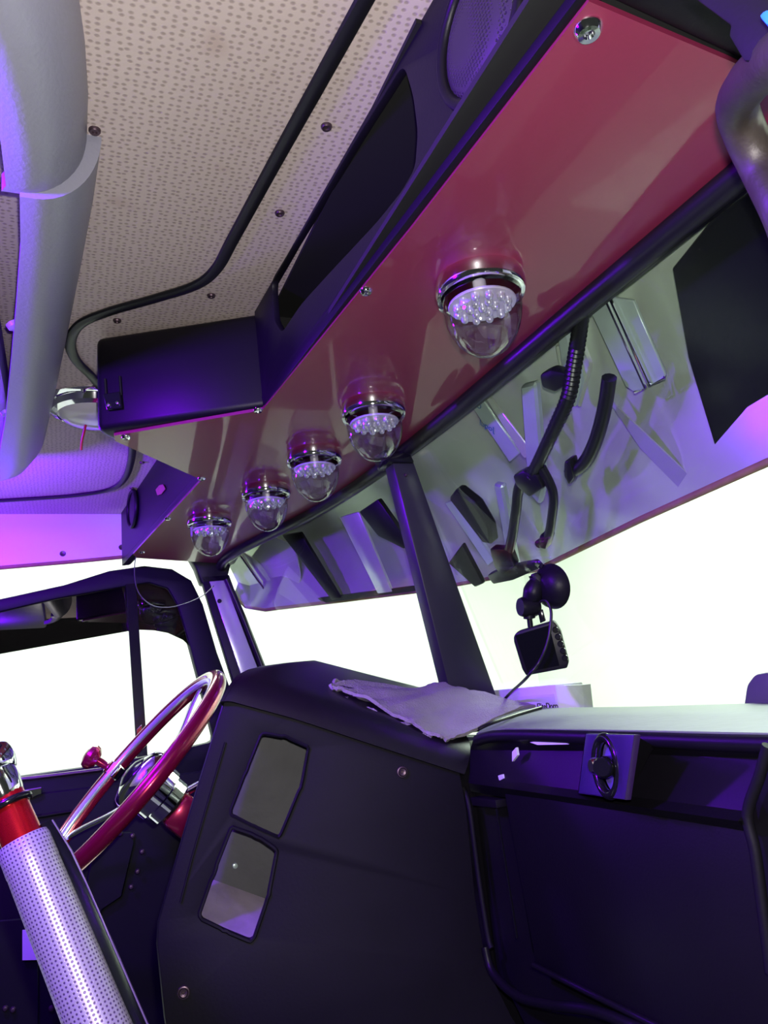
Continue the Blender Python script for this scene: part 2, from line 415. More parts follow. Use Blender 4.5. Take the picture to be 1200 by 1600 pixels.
# lobe box of the console
P1, P2, P3 = at(410, 641, 'z', ZP), at(150, 668, 'z', ZP+.008)+V((0, 0, -.008)), at(315, 750, 'z', ZP)
u = V((0, 0, .004))
lb = prism([P1+u+V((0, .0, 0)), P2+u, P2+u+V((-.02, .008, 0)), P3+u, P3+u+V((0, .12, 0)), P1+u+V((0, .12, 0))], (0, 0, ZC-ZP-.010), bev=.009, seg=3)
obj('radio_box', lb, M['black'], con, 40)
bx, bn = pl(P1, P2, P1+V((0, 0, .1)))
def on_b(x, y, o=.0): return atp(x, y, bx, bn, o)
br = thing_b = bmesh.new()
for a, b_ in (((164, 592), (166, 622)), ((187, 588), (189, 618))):
    tube([on_b(*a, .002), on_b(*b_, .002)], .0016, 6, br)
prism([on_b(*p, .0005) for p in [(164, 618), (190, 614), (193, 640), (170, 643)]], bn*.006, br, .001, 1)
brk = obj('latch', br, M['gloss'], con)
for px, py in ((174, 636), (188, 633)):
    obj('screw', lathe([(0, .010), (.002, .0095), (.0032, .007), (.0032, .004)], on_b(px, py), bn, 12), M['chrome'], brk)
# driver side fascia
A2, B2 = at(315, 750, 'z', ZP), V((-.80, .128, ZP))
p2, n2 = pl(A2, B2, A2+V((.0, -.004, .14)))
obj('rear_fascia', prism([A2+u, B2+u, B2+V((0, 0, ZC-ZP-.006)), A2+V((.0, 0, ZC-ZP-.002))], -n2*.008), M['black'], con)
o_ = V((0, .012, .017)); obj('lower_lip', tube([A2+o_+(B2-A2)*(i/6) for i in range(7)], .0125, 14), M['black'], con, 60)
fu, fn_ = (B2-A2).normalized(), n2
c2 = atp(208, 795, p2, n2)
fn = n2
g = bmesh.new(); ce = g.verts.new(c2+n2*.005)
rg = [g.verts.new(p) for p in ell(c2, .046, .036, 32, .001)]
for i in range(32): g.faces.new((rg[i], rg[(i+1) % 32], ce))
spk2 = obj('speaker_grille', g, M['grille'], con, 60)
obj('speaker_ring', tube(ell(c2, .050, .040, 32, .002), .0045, 8, closed=True, up=n2), M['black'], spk2, 60)
obj('worn_patch', prism([atp(x, y, p2, n2, .0012) for x, y in [(243, 765), (249, 758), (255, 757), (258, 764), (252, 772), (246, 774)]], -n2*.001), M['rust'], con)
# end cap on the passenger side
endc = prism([V((.838, .262, ZP+.004)), end_r[0]+u, end_r[1]+u, V((.90, .43, ZP+.004)), V((1.0, .44, ZP+.004)), V((1.0, .25, ZP+.004)), V((.86, .25, ZP+.004))], (0, 0, .13), bev=.004)
obj('end_cap', endc, M['black'], con)

# ------------------------------------------------------------------ five beehive lamps
LX = [(748, 437), (582, 632), (490, 707), (415, 762), (327, 808)]
LL = ['clear domed lamp nearest the grab handle, LEDs plainly visible inside, on burgundy panel',
      'clear domed lamp hanging just above the top of the black centre post',
      'middle of the five clear domed lamps on the burgundy panel',
      'clear domed lamp second from the driver side end of the burgundy panel',
      'clear domed lamp at the driver side end, above the left windscreen pillar']
lp = at(*LX[0], 'z', ZP)
lt = thing('dome_lamp', LL[0], 'lamp', lp, 'clear dome lamps under the burgundy panel')
obj('bezel', lathe([(.0, .0), (.0405, 0), (.0415, -.004), (.0415, -.013), (.040, -.016), (.0365, -.0165), (.0355, -.012)], lp, (0, 0, 1), 48), M['chrome'], lt)
prof = [(.0395, -.0165), (.0395, -.0185), (.0355, -.020), (.0352, -.030)]+[(.0352*math.cos(t*PI/2)**.95, -.030-.045*math.sin(t*PI/2)**1.15) for t in [i/12 for i in range(1, 12)]]+[(0, -.0755)]
dome = lathe(prof, lp, (0, 0, 1), 96, rib=lambda a: 1+.022*abs(math.cos(8*PI*a))**8)
obj('lens', dome, M['clear'], lt, 50)
base = obj('led_disc', lathe([(0, -.026), (.0305, -.026), (.031, -.025), (.0305, -.0235), (.006, -.0235), (.006, -.002)], lp, (0, 0, 1), 32), M['lens'], lt)
for rr, n_, ph in ((0, 1, 0), (.0115, 6, 0), (.0235, 12, .26)):
    for i in range(n_):
        a = ph+2*PI*i/n_; c = lp+V((rr*math.cos(a), rr*math.sin(a), -.026))
        obj('led', lathe([(.0038, 0), (.0038, -.0035), (.0030, -.0055), (.0015, -.0065), (0, -.0068)], c, (0, 0, 1), 12), M['led'], base)
for q, lb_ in zip(LX[1:], LL[1:]): dup(lt, at(*q, 'z', ZP), lb_)

# ------------------------------------------------------------------ windscreen, posts, header
hp = crom([at(x, y, 'z', ZP-.004)+V((0, .010, 0)) for x, y in [(1200, 216), (1160, 250), (900, 470), (640, 690), (500, 790), (360, 862), (338, 886)]], 6)
hp = [V((1.02, .47, ZP-.004))]+hp
struct('trim_2', tube(hp, .0125, 12), M['rubber'], smooth=60)
struct('trim_3', tube([p+V((0, .022, .022)) for p in hp], .020, 8), M['black'], smooth=60)
XC = .10
post_t, post_b = .455, .545
G_top, G_bot = V((XC, .475, ZP-.01)), V((.045, .655, -.10))
def pane(name, tr, tl, bl, br_):
    return struct(name, prism([tr, tl, bl, br_], (0, .004, .001)), M['wind'], smooth=0)
pane('window_1', V((1.02, .462, .36)), G_top+V((0, 0, 0)), G_bot, V((1.02, .63, -.10)))
pane('window_2', G_top, V((-.73, .365, .35)), V((-.80, .52, -.10)), G_bot)
# centre post
pb = bmesh.new()
tl = [atp(x, y, V((.1, 0, 0)), V((1, 0, 0))) for x, y in []]
T0, T1 = at(611, 712, 'x', .115), at(644, 714, 'x', .115)
Bt0, Bt1 = at(708, 1100, 'x', .07), at(778, 1092, 'x', .07)
dn0, dn1 = (Bt0-T0), (Bt1-T1)
Q = [T0-dn0*.02, T1-dn1*.02, Bt1+dn1*.12, Bt0+dn0*.12]
prism(Q, (-.032, 0, 0), pb, .0025, 2)
cp = struct('trim_4', pb, M['post'])
obj('post_cap', prism([at(600, 702, 'x', .12), at(640, 706, 'x', .12), at(648, 722, 'x', .12), at(608, 722, 'x', .12)], (-.045, 0, 0), bev=.002), M['gloss'], cp)
q0, q1 = at(627, 735, 'x', .1157), at(745, 1075, 'x', .0757)
obj('screw_head', lathe([(0, .002), (.002, .0015), (.003, -.001)], at(634, 742, 'x', .1125), (1, 0, 0), 10), M['screw'], cp)
# left pillar: dark block, strips, polished plate
XP = -.80
P = lambda x, y, v=XP: at(x, y, 'x', v)
pil = struct('trim_5', prism([P(296, 868), P(366, 862), P(354, 908), P(316, 912), P(306, 886)], (-.05, 0, 0), bev=.004), M['black'])
obj('pillar_core', prism([P(314, 900), P(358, 898), P(466, 1190), P(404, 1190)], (-.03, 0, 0), bev=.002), M['black'], pil)
pp = obj('polished_plate', prism([P(327, 909, XP+.002), P(350, 907, XP+.002), P(430, 1118, XP+.002), P(400, 1124, XP+.002)], (.004, 0, 0), bev=.001), M['steel'], pil, label='polished metal strip with one screw hole')
obj('screw', lathe([(0, .003), (.004, .0025), (.0055, -.001)], P(343, 939, XP+.007), (1, 0, 0), 14), M['hole'], pp)
obj('rubber_edge', tube([P(354, 905, XP+.006), P(382, 970, XP+.006), P(414, 1052, XP+.006), P(462, 1180, XP+.006)], .008, 8), M['rubber'], pil, 60)

# ------------------------------------------------------------------ sun visor outside the windscreen
vis = thing('sun_visor', 'stainless outside sun visor with rusty lower lip, seen through windscreen top', 'visor', (.1, .6, .18))
br1 = at(1200, 722, 'z', .18); brm = at(1000, 812, 'z', .18); bc = at(842, 889, 'z', .18); bl1 = at(664, 922, 'z', .195)
bot = [V((1.03, br1.y-.02, .18)), br1, brm, bc, V((0.02, bc.y-.005, .181)), bl1, at(520, 940, 'y', .53), at(437, 950, 'y', .46), at(415, 953, 'y', .445), at(384, 948, 'y', .425), at(366, 930, 'y', .41)]
rowsv = []
for i, b_ in enumerate(bot):
    t = V((b_.x, .52-.10*max(0, (.1-b_.x)), .43)); r_ = []
    for j in range(9):
        s = j/8; r_.append(t+(b_-t)*s+V((0, .018*math.sin(PI*s), .006*math.sin(PI*s))))
    rowsv.append(r_)
obj('visor_sheet', loft(rowsv, thick=.002), M['steel'], vis, 60)
obj('lower_lip', tube([b_ for b_ in bot], .0045, 8), M['rust'], vis, 60)
va, vn = pl(V((.7, .535, .36)), V((.2, .535, .36)), brm)
vp = lambda x, y, o=.012: atp(x, y, va, vn, o)
def vplate(name, pts, off, th, m, par=vis, lab=None, bev=.001):
    return obj(name, prism([vp(x, y, off) for x, y in pts], -vn*th, bev=bev, seg=1), M[m], par, 35, lab)
b1 = vplate('mount_bracket', [(918, 478), (948, 466), (1008, 606), (992, 614), (977, 604)], .016, .004, 'steelplate', lab='pale film covered bracket leaf')
b2 = vplate('mount_bracket', [(952, 464), (990, 470), (1040, 586), (1034, 594), (1016, 602)], .016, .004, 'steelplate', lab='pale film covered bracket leaf')
for a, b_, c in (((946, 468), (1008, 606), (992, 613)), ((953, 466), (1016, 602), (1038, 590))):
    obj('bracket_edge', tube([vp(*a, .020), vp(*b_, .020), vp(*c, .020)], .0018, 6), M['chrome'], vis)
vplate('light_channel', [(736, 634), (752, 624), (812, 708), (796, 722)], .014, .004, 'steelplate')
vplate('light_channel', [(758, 622), (768, 622), (838, 716), (818, 716)], .018, .003, 'steel')
vplate('light_channel', [(812, 604), (836, 598), (850, 760), (842, 790), (824, 770)], .022, .012, 'steelplate', bev=.003)
vplate('light_channel', [(868, 516), (882, 502), (906, 600), (896, 640), (880, 610)], .022, .012, 'steelplate', bev=.003)
vplate('light_channel', [(770, 756), (784, 760), (806, 880), (812, 900), (796, 908), (782, 820)], .020, .012, 'steelplate', bev=.003)
vplate('light_channel', [(695, 786), (708, 782), (772, 876), (762, 884)], .016, .006, 'steelplate')
vplate('lamp_housing', [(700, 780), (712, 764), (742, 788), (764, 826), (768, 852), (754, 850)], .024, .02, 'black', bev=.004)
vplate('lamp_housing', [(865, 540), (905, 520), (925, 570), (905, 640), (880, 620)], .010, .006, 'steel', bev=.003)
vplate('stiffener', [(940, 610), (968, 640), (1092, 758), (1070, 772), (1000, 700)], .008, .002, 'pad', bev=0)
vplate('shade_panel', [(1050, 420), (1110, 345), (1290, 210), (1290, 690), (1190, 735), (1130, 742), (1075, 560)], .010, .004, 'gloss')  # added black sheet, stands in for the shade on the visor's right part
vplate('stiffener', [(700, 880), (722, 850), (755, 912), (742, 918)], .014, .008, 'black', bev=.002)
for s, p_, sz in (('Joqul', (772, 676), .013), ('Oll', (752, 640), .011)):
    obj('film_print', text_mesh(s, sz, vp(p_[0], p_[1], .0155), vp(700, 640)-vp(740, 662), vp(736, 634)-vp(790, 712), .0002), M['blue'], vis, 0)
# left half of the visor: rounded end wing and dark stays
la, ln = pl(V((-.1, .515, .36)), V((-.7, .44, .36)), bot[6])
lvp = lambda x, y, o=.012: atp(x, y, la, ln, o)
obj('end_wing', prism(rounded([lvp(x, y, .006) for x, y in [(352, 872), (372, 858), (408, 880), (446, 946), (425, 953), (390, 948)]], .25, 4), -ln*.003), M['steel'], vis)
obj('wing_edge', tube([lvp(370, 858, .012), lvp(402, 905, .012), lvp(436, 951, .012)], .004, 8), M['chrome'], vis, 60)
obj('wing_plate', prism(rounded([lvp(x, y, .004) for x, y in [(385, 880), (420, 835), (460, 852), (470, 905), (456, 940)]], .3, 4), -ln*.003), M['steel'], vis)
obj('stay', prism([lvp(x, y, .012) for x, y in [(440, 836), (468, 832), (530, 935), (518, 938)]], -ln*.008, bev=.002), M['black'], vis)
obj('stay', prism([lvp(x, y, .010) for x, y in [(530, 808), (560, 800), (612, 925), (590, 928)]], -ln*.006, bev=.002), M['steel'], vis)
obj('lip_strip', prism([lvp(x, y, .008) for x, y in [(480, 938), (500, 934), (660, 914), (660, 922), (484, 945)]], -ln*.004), M['black'], vis)
obj('stay', prism([lvp(x, y, .012) for x, y in [(560, 800), (590, 780), (640, 852), (630, 858), (590, 838)]], -ln*.01, bev=.003), M['black'], vis)

# wiring harness hanging behind the visor
har = thing('wiring_harness', 'black corrugated wiring loom hanging between visor and windscreen right of post', 'cable', vp(800, 900, .05))
def cpath(pts, o): return crom([vp(x, y, o) for x, y in pts], 14)
cp_ = cpath([(912, 470), (905, 520), (897, 570), (888, 620), (868, 665), (846, 712), (832, 742)], .036)
obj('conduit', tube(cp_, lambda t: .0082+.0011*math.sin(t*260), 12), M['rubber'], har, 60)
obj('conduit', tube(cpath([(832, 735), (812, 760), (806, 800), (800, 840), (792, 872)], .036), .0072, 10), M['rubber'], har, 60)
obj('conduit', tube(cpath([(846, 730), (864, 770), (862, 810), (856, 838), (842, 850)], .034), .0062, 10), M['rubber'], har, 60)
obj('conduit', tube(cpath([(952, 590), (944, 640), (930, 690), (912, 724), (890, 738)], .030), .0082, 10), M['rubber'], har, 60)
def lump(pts, o, t=.016): return obj('connector', prism([vp(x, y, o) for x, y in pts], -vn*t, bev=.0035), M['rubber'], har)
lump([(842, 586), (858, 578), (884, 584), (888, 600), (866, 614), (846, 606)], .040)
lump([(800, 744), (816, 736), (838, 744), (848, 764), (826, 778), (806, 760)], .044)
lump([(764, 858), (792, 860), (802, 886), (784, 900), (772, 888)], .044)
lump([(880, 722), (890, 718), (896, 748), (888, 760), (880, 744)], .040)
lump([(842, 836), (858, 840), (852, 860), (840, 856)], .040)
lump([(760, 900), (784, 888), (832, 880), (842, 890), (800, 908), (770, 914)], .038, .014)
for i, (px, py) in enumerate([(720, 806), (716, 806)]): pass

# ------------------------------------------------------------------ driver's door, ajar
XD = -.85
D = lambda x, y, v=XD: at(x, y, 'x', v)
lowz = -.62
d_out = [D(-160, 952), D(0, 937), D(100, 915), D(170, 893), D(225, 885), D(268, 890), D(298, 908), D(316, 945), D(338, 1020), D(362, 1085), D(372, 1130), D(372, 1180)]
yl, yr = d_out[0].y, d_out[-1].y
d_out += [V((XD, yr, lowz)), V((XD, yl, lowz))]
d_hole = [D(-120, 985), D(0, 957), D(90, 936), D(190, 918), D(232, 911), D(262, 920), D(278, 948), D(296, 1010), D(316, 1085), D(334, 1158), D(260, 1175), D(150, 1196), D(0, 1217), D(-120, 1234)]
door = struct('door_1', plate(d_out, [rounded(d_hole, .12, 2)], .045, V((XD+.012, 0, 0)), V((1, 0, 0)), .004), M['navy'])
def dpart(name, pts, m, th=.01, v=XD+.012, lab=None, bev=.001, r=0):
    q = [D(x, y, v) for x, y in pts]
    if r: q = rounded(q, r)
    return obj(name, prism(q, (th, 0, 0), bev=bev, seg=1), M[m], door, 35, lab)
dpart('vent_bar', [(196, 914), (212, 912), (230, 1180), (213, 1183)], 'gloss', .012)
dpart('vent_latch', [(212, 1140), (220, 1132), (224, 1160), (212, 1168)], 'chrome', .02)
obj('window_seal', tube([D(x, y, XD+.016) for x, y in [(-60, 1228), (28, 1218), (90, 1211), (155, 1203), (205, 1193)]], .0045, 8), M['screw'], door, 60)
obj('window_pane', prism([D(-140, 975, XD), D(200, 905, XD), D(226, 1195, XD), D(-140, 1245, XD)], (-.004, 0, 0)), M['door'], door, 0)
obj('window_pane', prism([D(206, 905, XD+.0), D(266, 905, XD), D(345, 1168, XD), D(228, 1195, XD)], (-.004, 0, 0)), M['door'], door, 0)
dpart('window_film', [(-120, 975), (0, 950), (198, 912), (202, 986), (100, 1004), (0, 1022), (-120, 1044)], 'film', .0006, XD+.0005, 'dark tinted film strip along window top', 0)
dpart('window_film', [(212, 910), (262, 910), (285, 960), (298, 1012), (286, 1000), (262, 989), (240, 985), (215, 984)], 'film', .0006, XD+.0005, 'dark tinted film on quarter window', 0)
dpart('inner_skin', [(-150, 1262), (0, 1246), (150, 1228), (300, 1206), (370, 1196), (370, 1590), (-150, 1650)], 'navy', .012, XD+.018, None, .003)
dpart('door_handle', [(36, 1234), (66, 1229), (66, 1240), (46, 1248), (38, 1246)], 'chrome', .014, XD+.03, None, .002)
dpart('armrest_line', [(-100, 1278), (50, 1273), (130, 1262), (130, 1267), (50, 1280), (-100, 1290)], 'gloss', .012, XD+.028, None, .003)
dpart('kick_plate', [(-150, 1450), (0, 1437), (60, 1432), (60, 1700), (-150, 1720)], 'navy', .008, XD+.03, None, .002)
dpart('footwell_panel', [(150, 1300), (205, 1298), (210, 1315), (190, 1400), (160, 1420), (140, 1500), (110, 1500)], 'navy', .012, XD+.032, None, .003)
for px, py in [(207, 1306), (222, 1331), (215, 1362), (205, 1386), (8, 1576), (20, 1578), (80, 1576), (92, 1577), (188, 1303)]:
    obj('screw', lathe([(0, .004), (.004, .003), (.006, -.001)], D(px, py, XD+.045), (1, 0, 0), 12), M['screw'], door)
paper = obj('paper_card', prism([D(x, y, XD+.048) for x, y in [(35, 1453), (82, 1450), (84, 1499), (35, 1500)]], (.002, 0, 0)), M['white'], None, 0)
tag(paper, 'small pale card stuck on the dark lower door panel behind shifter', 'card')
# pale side header over the door
hd = struct('trim_6', prism(rounded([D(x, y, -.835) for x, y in [(-160, 778), (0, 790), (198, 803), (205, 862), (190, 869), (-160, 900)]], [.02, .02, .12, .2, .1, .02]), (-.012, 0, 0), bev=.002), M['side'])
for px, py in [(98, 865), (190, 855)]:
    obj('screw', lathe([(0, .0015), (.003, .002), (.006, .0025), (.007, -.001)], D(px, py, -.834), (1, 0, 0), 14), M['screw'], hd)
struct('trim_7', tube([D(x, y, -.838) for x, y in [(-160, 902), (0, 887), (120, 877), (205, 869), (270, 868)]], .005, 8), M['rust'], smooth=60)
wl = obj('loose_wire', tube(crom([at(x, y, 'x', -.70) for x, y in [(213, 862), (210, 895), (216, 925), (236, 945), (262, 949), (290, 943), (318, 930), (334, 915)]], 6), .0011, 6), M['greyw'], None, 60)
tag(wl, 'thin grey wire loop hanging in front of driver door top corner', 'wire')
# lower wall under the left pillar
struct('wall_left', box((-.83, .52, -.62), (.05, .36, 1.06)), M['navy'])
struct('cowl', prism([V((-.80, .36, -.12)), V((.02, .42, -.12)), V((.02, .68, -.12)), V((-.80, .56, -.12))], (0, 0, -.36), bev=.01), M['black'])

# ------------------------------------------------------------------ steering wheel
vd = ray(208, 1208).normalized(); ctr = EYE+ray(208, 1208)*1.40
m_im = (CR*245+CU*287).normalized(); m_im = (m_im-vd*m_im.dot(vd)).normalized()
n0 = m_im.cross(vd).normalized()
if n0.z < 0: n0 = -n0
TH = R_(8.5)
nw = (n0*math.cos(TH)-vd*math.sin(TH)).normalized(); qd = nw.cross(m_im).normalized()
if qd.dot(vd) < 0: qd = -qd
WR = .221
swp = lambda a, r=WR, h=0: ctr+m_im*(r*math.cos(a))+qd*(r*math.sin(a))+nw*h
sw = thing('steering_wheel', 'candy red steering wheel with chrome spokes and hub on driver side', 'steering wheel', ctr)
obj('rim', tube([swp(2*PI*i/72) for i in range(72)], .0150, 16, closed=True, up=nw), M['candy'], sw, 60)
obj('rim_band', tube([swp(2*PI*i/72, WR-.0125, .0055) for i in range(72)], .0065, 8, closed=True, up=nw), M['steel'], sw, 60)
for a in (R_(20), R_(140), R_(220), R_(320)):
    s = bmesh.new(); pts = [swp(a, .035, -.035), swp(a, .10, -.028), swp(a, .17, -.010), swp(a, .214, -.002)]
    tube(crom(pts, 6), .011, 10, s, up=nw, sx=1.1, sy=.28)
    obj('spoke', s, M['chrome'], sw, 60)
obj('hub', lathe([(0, .004), (.03, .003), (.052, -.006), (.060, -.018), (.060, -.028), (.050, -.036), (0, -.036)], ctr+nw*.0, nw, 40), M['chrome'], sw)
obj('horn_button', lathe([(0, .012), (.018, .010), (.030, .004), (.032, .0)], ctr, nw, 32), M['gloss'], sw)
# spinner knob clamped on the rim
ka = None; best = 1e9
for i in range(360):
    p = swp(R_(i)); d = p-EYE; x_ = 600+F*d.dot(CR)/d.dot(CF); y_ = 800-F*d.dot(CU)/d.dot(CF)
    if i < 180:
        e_ = (x_-172)**2+(y_-1200)**2
        if e_ < best: best = e_; ka = R_(i)
kp = swp(ka)
kn = thing('spinner_knob', 'red mushroom spinner knob clamped on far side of steering wheel rim', 'knob', kp)
tg = (swp(ka+.02)-swp(ka-.02)).normalized()
obj('clamp', lathe([(.017, -.014), (.0185, -.012), (.0185, .012), (.017, .014)], kp, tg, 20), M['chrome'], kn)
kd = (nw*.96+m_im*.10).normalized()
kd = ((CR*(135-172)-CU*(1182-1200)).normalized()*.8+nw*.5).normalized()
obj('stem', lathe([(.009, .012), (.009, .018), (.007, .020), (.0085, .030), (.0085, .046)], kp, kd, 18), M['candy'], kn)
obj('knob', lathe([(0, .040), (.014, .040), (.024, .048), (.026, .056), (.022, .064), (.012, .069), (0, .070)], kp, kd, 28), M['candy'], kn)
# column
col = thing('steering_column', 'chrome and burgundy steering column running down behind steering wheel', 'column', ctr-nw*.25)
obj('collar', lathe([(.0, -.040), (.046, -.040), (.050, -.044), (.050, -.066), (.044, -.070), (.044, -.090), (.0, -.092)], ctr, nw, 36), M['chrome'], col)
obj('switch_block', box(ctr-nw*.125, (.066, .066, .06), rot=frame(nw, m_im), bev=.01), M['candy'], col)
obj('lower_tube', lathe([(.034, -.15), (.034, -.20), (.026, -.21), (.026, -.42), (0, -.42)], ctr, nw, 24), M['gloss'], col)
obj('shroud', lathe([(.0, -.088), (.030, -.088), (.030, -.16)], ctr, nw, 24), M['black'], col)
obj('stalk', tube(crom([ctr-nw*.10+m_im*.035, ctr-nw*.12+m_im*.08, ctr-nw*.14+m_im*.13], 5), .0075, 10), M['chrome'], col, 60)
obj('clip', box(ctr-nw*.175-m_im*.03, (.03, .02, .04), rot=frame(nw, m_im), bev=.004), M['chrome'], col)

# ------------------------------------------------------------------ shifter, near left
S0, S1 = at(10, 1250, 'x', .36), at(136, 1560, 'x', .40)
ax = (S0-S1).normalized()
sdir = lambda t: S0+(S1-S0)*t
sv = (EYE-S0); sv = (sv-ax*sv.dot(ax)).normalized(); su = sv.cross(ax).normalized()
if su.dot(CR) < 0: su = -su
sh = thing('gear_shifter', 'gear lever with chrome knob, red anodised collar and silver perforated sleeve', 'gear lever', sdir(1.6))
def sax(px, py):
    # height along the axis whose image is nearest to the pixel
    best = None
    for i in range(-400, 1400):
        p = S0-ax*(i/1500); d = p-EYE; x_ = 600+F*d.dot(CR)/d.dot(CF); y_ = 800-F*d.dot(CU)/d.dot(CF)
        e_ = abs(y_-py)
        if best is None or e_ < best[0]: best = (e_, -i/1500)
    return best[1]
h_top, h_neck, h_col0, h_ring, h_sl = sax(0, 1172), sax(0, 1228), sax(0, 1238), sax(0, 1258), sax(0, 1312)
kw = h_top-h_neck
KS = .70
kb = S0+ax*h_neck-su*.001
kk = bmesh.new()
tube(crom([kb-ax*.012, kb, kb+ax*kw*.35-su*.002, kb+ax*kw*.62-su*.0, kb+ax*kw*.86+su*.0, kb+ax*kw*1.0], 6), lambda t: .0165+.0035*math.sin(min(1, t*1.02)*PI*1.15-.5) if t < .93 else .0165*math.sqrt(max(.02, 1-((t-.9)/.1)**2)), 20, kk)
obj('knob', kk, M['chrome'], sh, 70)
obj('collar', lathe([(r_q*KS, h_q) for r_q, h_q in [(.0, h_col0+.008), (.0195, h_col0+.008), (.0205, h_col0+.004), (.0215, h_ring), (.0235, h_sl-.02), (0, h_sl-.02)]], S0, ax, 36), M['red'], sh)
obj('ring', tube([S0+ax*(h_ring)+su*(.0228*KS*math.cos(2*PI*i/32))+sv*(.0228*KS*math.sin(2*PI*i/32)) for i in range(32)], .0032, 8, closed=True), M['gloss'], sh, 60)
h_end = -.60
slv = obj('sleeve', lathe([(r_q*KS, h_q) for r_q, h_q in [(.0255, h_sl-.002), (.0275, h_sl), (.0290, h_sl-.004), (.0295, h_sl-.022), (.0290, h_sl-.024), (.031, h_sl-.15), (.033, h_sl-.25), (.035, h_end)]], S0, ax, 48), M['sleeve'], sh, 50)
uvl = slv.data.uv_layers.new(name='UVMap'); so = ORG[sh.name]
for lp_ in slv.data.loops:
    q = slv.data.vertices[lp_.vertex_index].co+so-S0; h = q.dot(ax); q = q-ax*h
    uvl.data[lp_.index].uv = (math.atan2(q.dot(su), q.dot(sv))*.0208, h)
fl = bmesh.new(); rowsF = []
for i in range(20):
    t = i/19; h = h_sl+.004+(h_end-h_sl)*t; r_ = (.029+.006*t)*KS
    c = S0+ax*h
    wd = .009*min(1, .5+t*8)
    rowsF.append([c+su*(r_-.004)+sv*.004, c+su*(r_+wd*.5)+sv*.001, c+su*(r_+wd)-sv*.004])
loft(rowsF, fl, .003)
obj('seam_flap', fl, M['gloss'], sh, 60, 'black seam flap of the sleeve')
obj('edge_piping', tube([r_[2] for r_ in rowsF], .0011, 6), M['sleeve'], sh, 60)

# ------------------------------------------------------------------ dash wing (centre console side)
sa, sn = pl(V((.170, .12, -.1)), V((.240, .47, -.1)), V((.195, .30, -.5))); 
sa, sn = pl(V((.165, .10, -.1)), V((.235, .47, -.1)), V((.165, .10, -.6)))
SP = lambda x, y, o=0: atp(x, y, sa, sn, o)
wing = thing('dash_wing', 'black dash centre section with two cut-out switch openings facing passenger', 'dashboard', V((.12, .3, -.6)))
side = [SP(*p) for p in [(352, 1092), (360, 1088), (460, 1118), (580, 1160), (718, 1208), (728, 1260), (742, 1400), (760, 1510), (800, 1590), (840, 1650), (270, 1660), (258, 1590), (246, 1475), (248, 1440), (300, 1260)]]
h1 = rounded([SP(*p) for p in [(411, 1146), (446, 1153), (482, 1168), (470, 1226), (437, 1307), (400, 1290), (361, 1272), (385, 1208)]], .18, 3)
h2 = rounded([SP(*p) for p in [(362, 1293), (400, 1309), (433, 1328), (418, 1400), (394, 1469), (352, 1452), (311, 1432), (336, 1362)]], .18, 3)
obj('side_panel', plate(side, [h1, h2], .006, sa, sn, .0008), M['blackrough'], wing, 30)
# worn recess frames around the openings
rough_e = lambda lp, s: [p+(V((random.uniform(-1, 1), random.uniform(-1, 1), random.uniform(-1, 1)))*s) for p in lp]
for lp in (h1, h2):
    c = sum(lp, V())/len(lp)
    obj('opening_rim', tube(rough_e([c+(p-c)*1.03+sn*.0005 for p in lp], .0008), .0022, 6, closed=True), M['blackrough'], wing)
# thin raised bead running down the left of the side panel
obj('bead', tube([SP(x, y, .001) for x, y in [(352, 1160), (330, 1236), (300, 1340), (282, 1410)]], .0014, 6), M['blackrough'], wing)
# interior of the wing
inn = V((-.075, .01, 0))
obj('inner_panel', prism([SP(*p)+inn for p in [(400, 1110), (560, 1150), (560, 1560), (300, 1500)]], (-.004, 0, 0)), M['inner'], wing, 0)
fl_ = prism([SP(300, 1380, -.006), SP(440, 1416, -.006), SP(440, 1416)+V((-.085, 0, .006)), SP(300, 1380)+V((-.085, 0, .006))], (0, 0, -.004))
a0, a1 = SP(290, 1442, -.007), SP(480, 1510, -.007)
obj('inner_ledge', prism([a0, a1, a1+V((-.072, .01, .045)), a0+V((-.072, .01, .045))], (0, 0, -.004)), M['grime'], wing, 0)
obj('rivet', lathe([(0, .003), (.003, .002), (.0035, -.001)], SP(374, 1372)+inn*1.0+V((.001, 0, 0)), (1, 0, 0), 12), M['steelplate'], wing)
# rear edge strip
re = [SP(*p) for p in [(352, 1092), (300, 1260), (248, 1440), (246, 1475), (258, 1590), (270, 1660)]]
rs = [[p+V((0, 0, 0)), p+V((-.003, -.001, 0)), p+V((-.022, .012, 0))] for p in re]
obj('rear_edge', loft(rs), M['black'], wing, 50)
# top cover
cr_ = [SP(x, y) for x, y in [(344, 1098), (360, 1097), (460, 1124), (580, 1164), (722, 1210)]]
nt = [at(*p, 'x', xx) for p, xx in (((362, 1060), .165), ((386, 1057), .170), ((480, 1088), .185), ((590, 1122), .20), ((735, 1166), .222))]
ft = [at(*p, 'x', xx) for p, xx in (((440, 1042), .05), ((490, 1035), .03), ((540, 1048), .03), ((610, 1066), .03), ((690, 1086), .03))]
rowsT = []
for a, b_, c in zip(cr_, nt, ft):
    o_ = sn*.006; a = a+o_; kink = b_+sn*.012+V((0, 0, -.004)); r_ = []
    for j in range(8):
        t = j/7; r_.append(a*(1-t)**2+kink*2*t*(1-t)+(b_+(c-b_)*.12)*t*t)
    for j in (.3, .6, .85, 1): r_.append(b_+(c-b_)*j+V((0, 0, .004*math.sin(PI*j))))
    r_.append(c+V((-.02, 0, -.03))); r_.append(c+V((-.02, .0, -.16)))
    rowsT.append(r_)
def interp(t):
    x = t*(len(rowsT)-1); i = min(len(rowsT)-2, int(x)); f_ = x-i
    return [p+(q-p)*f_ for p, q in zip(rowsT[i], rowsT[i+1])]
obj('top_cover', loft([interp(.085+.915*i/16) for i in range(17)], thick=.003), M['cover'], wing, 50)
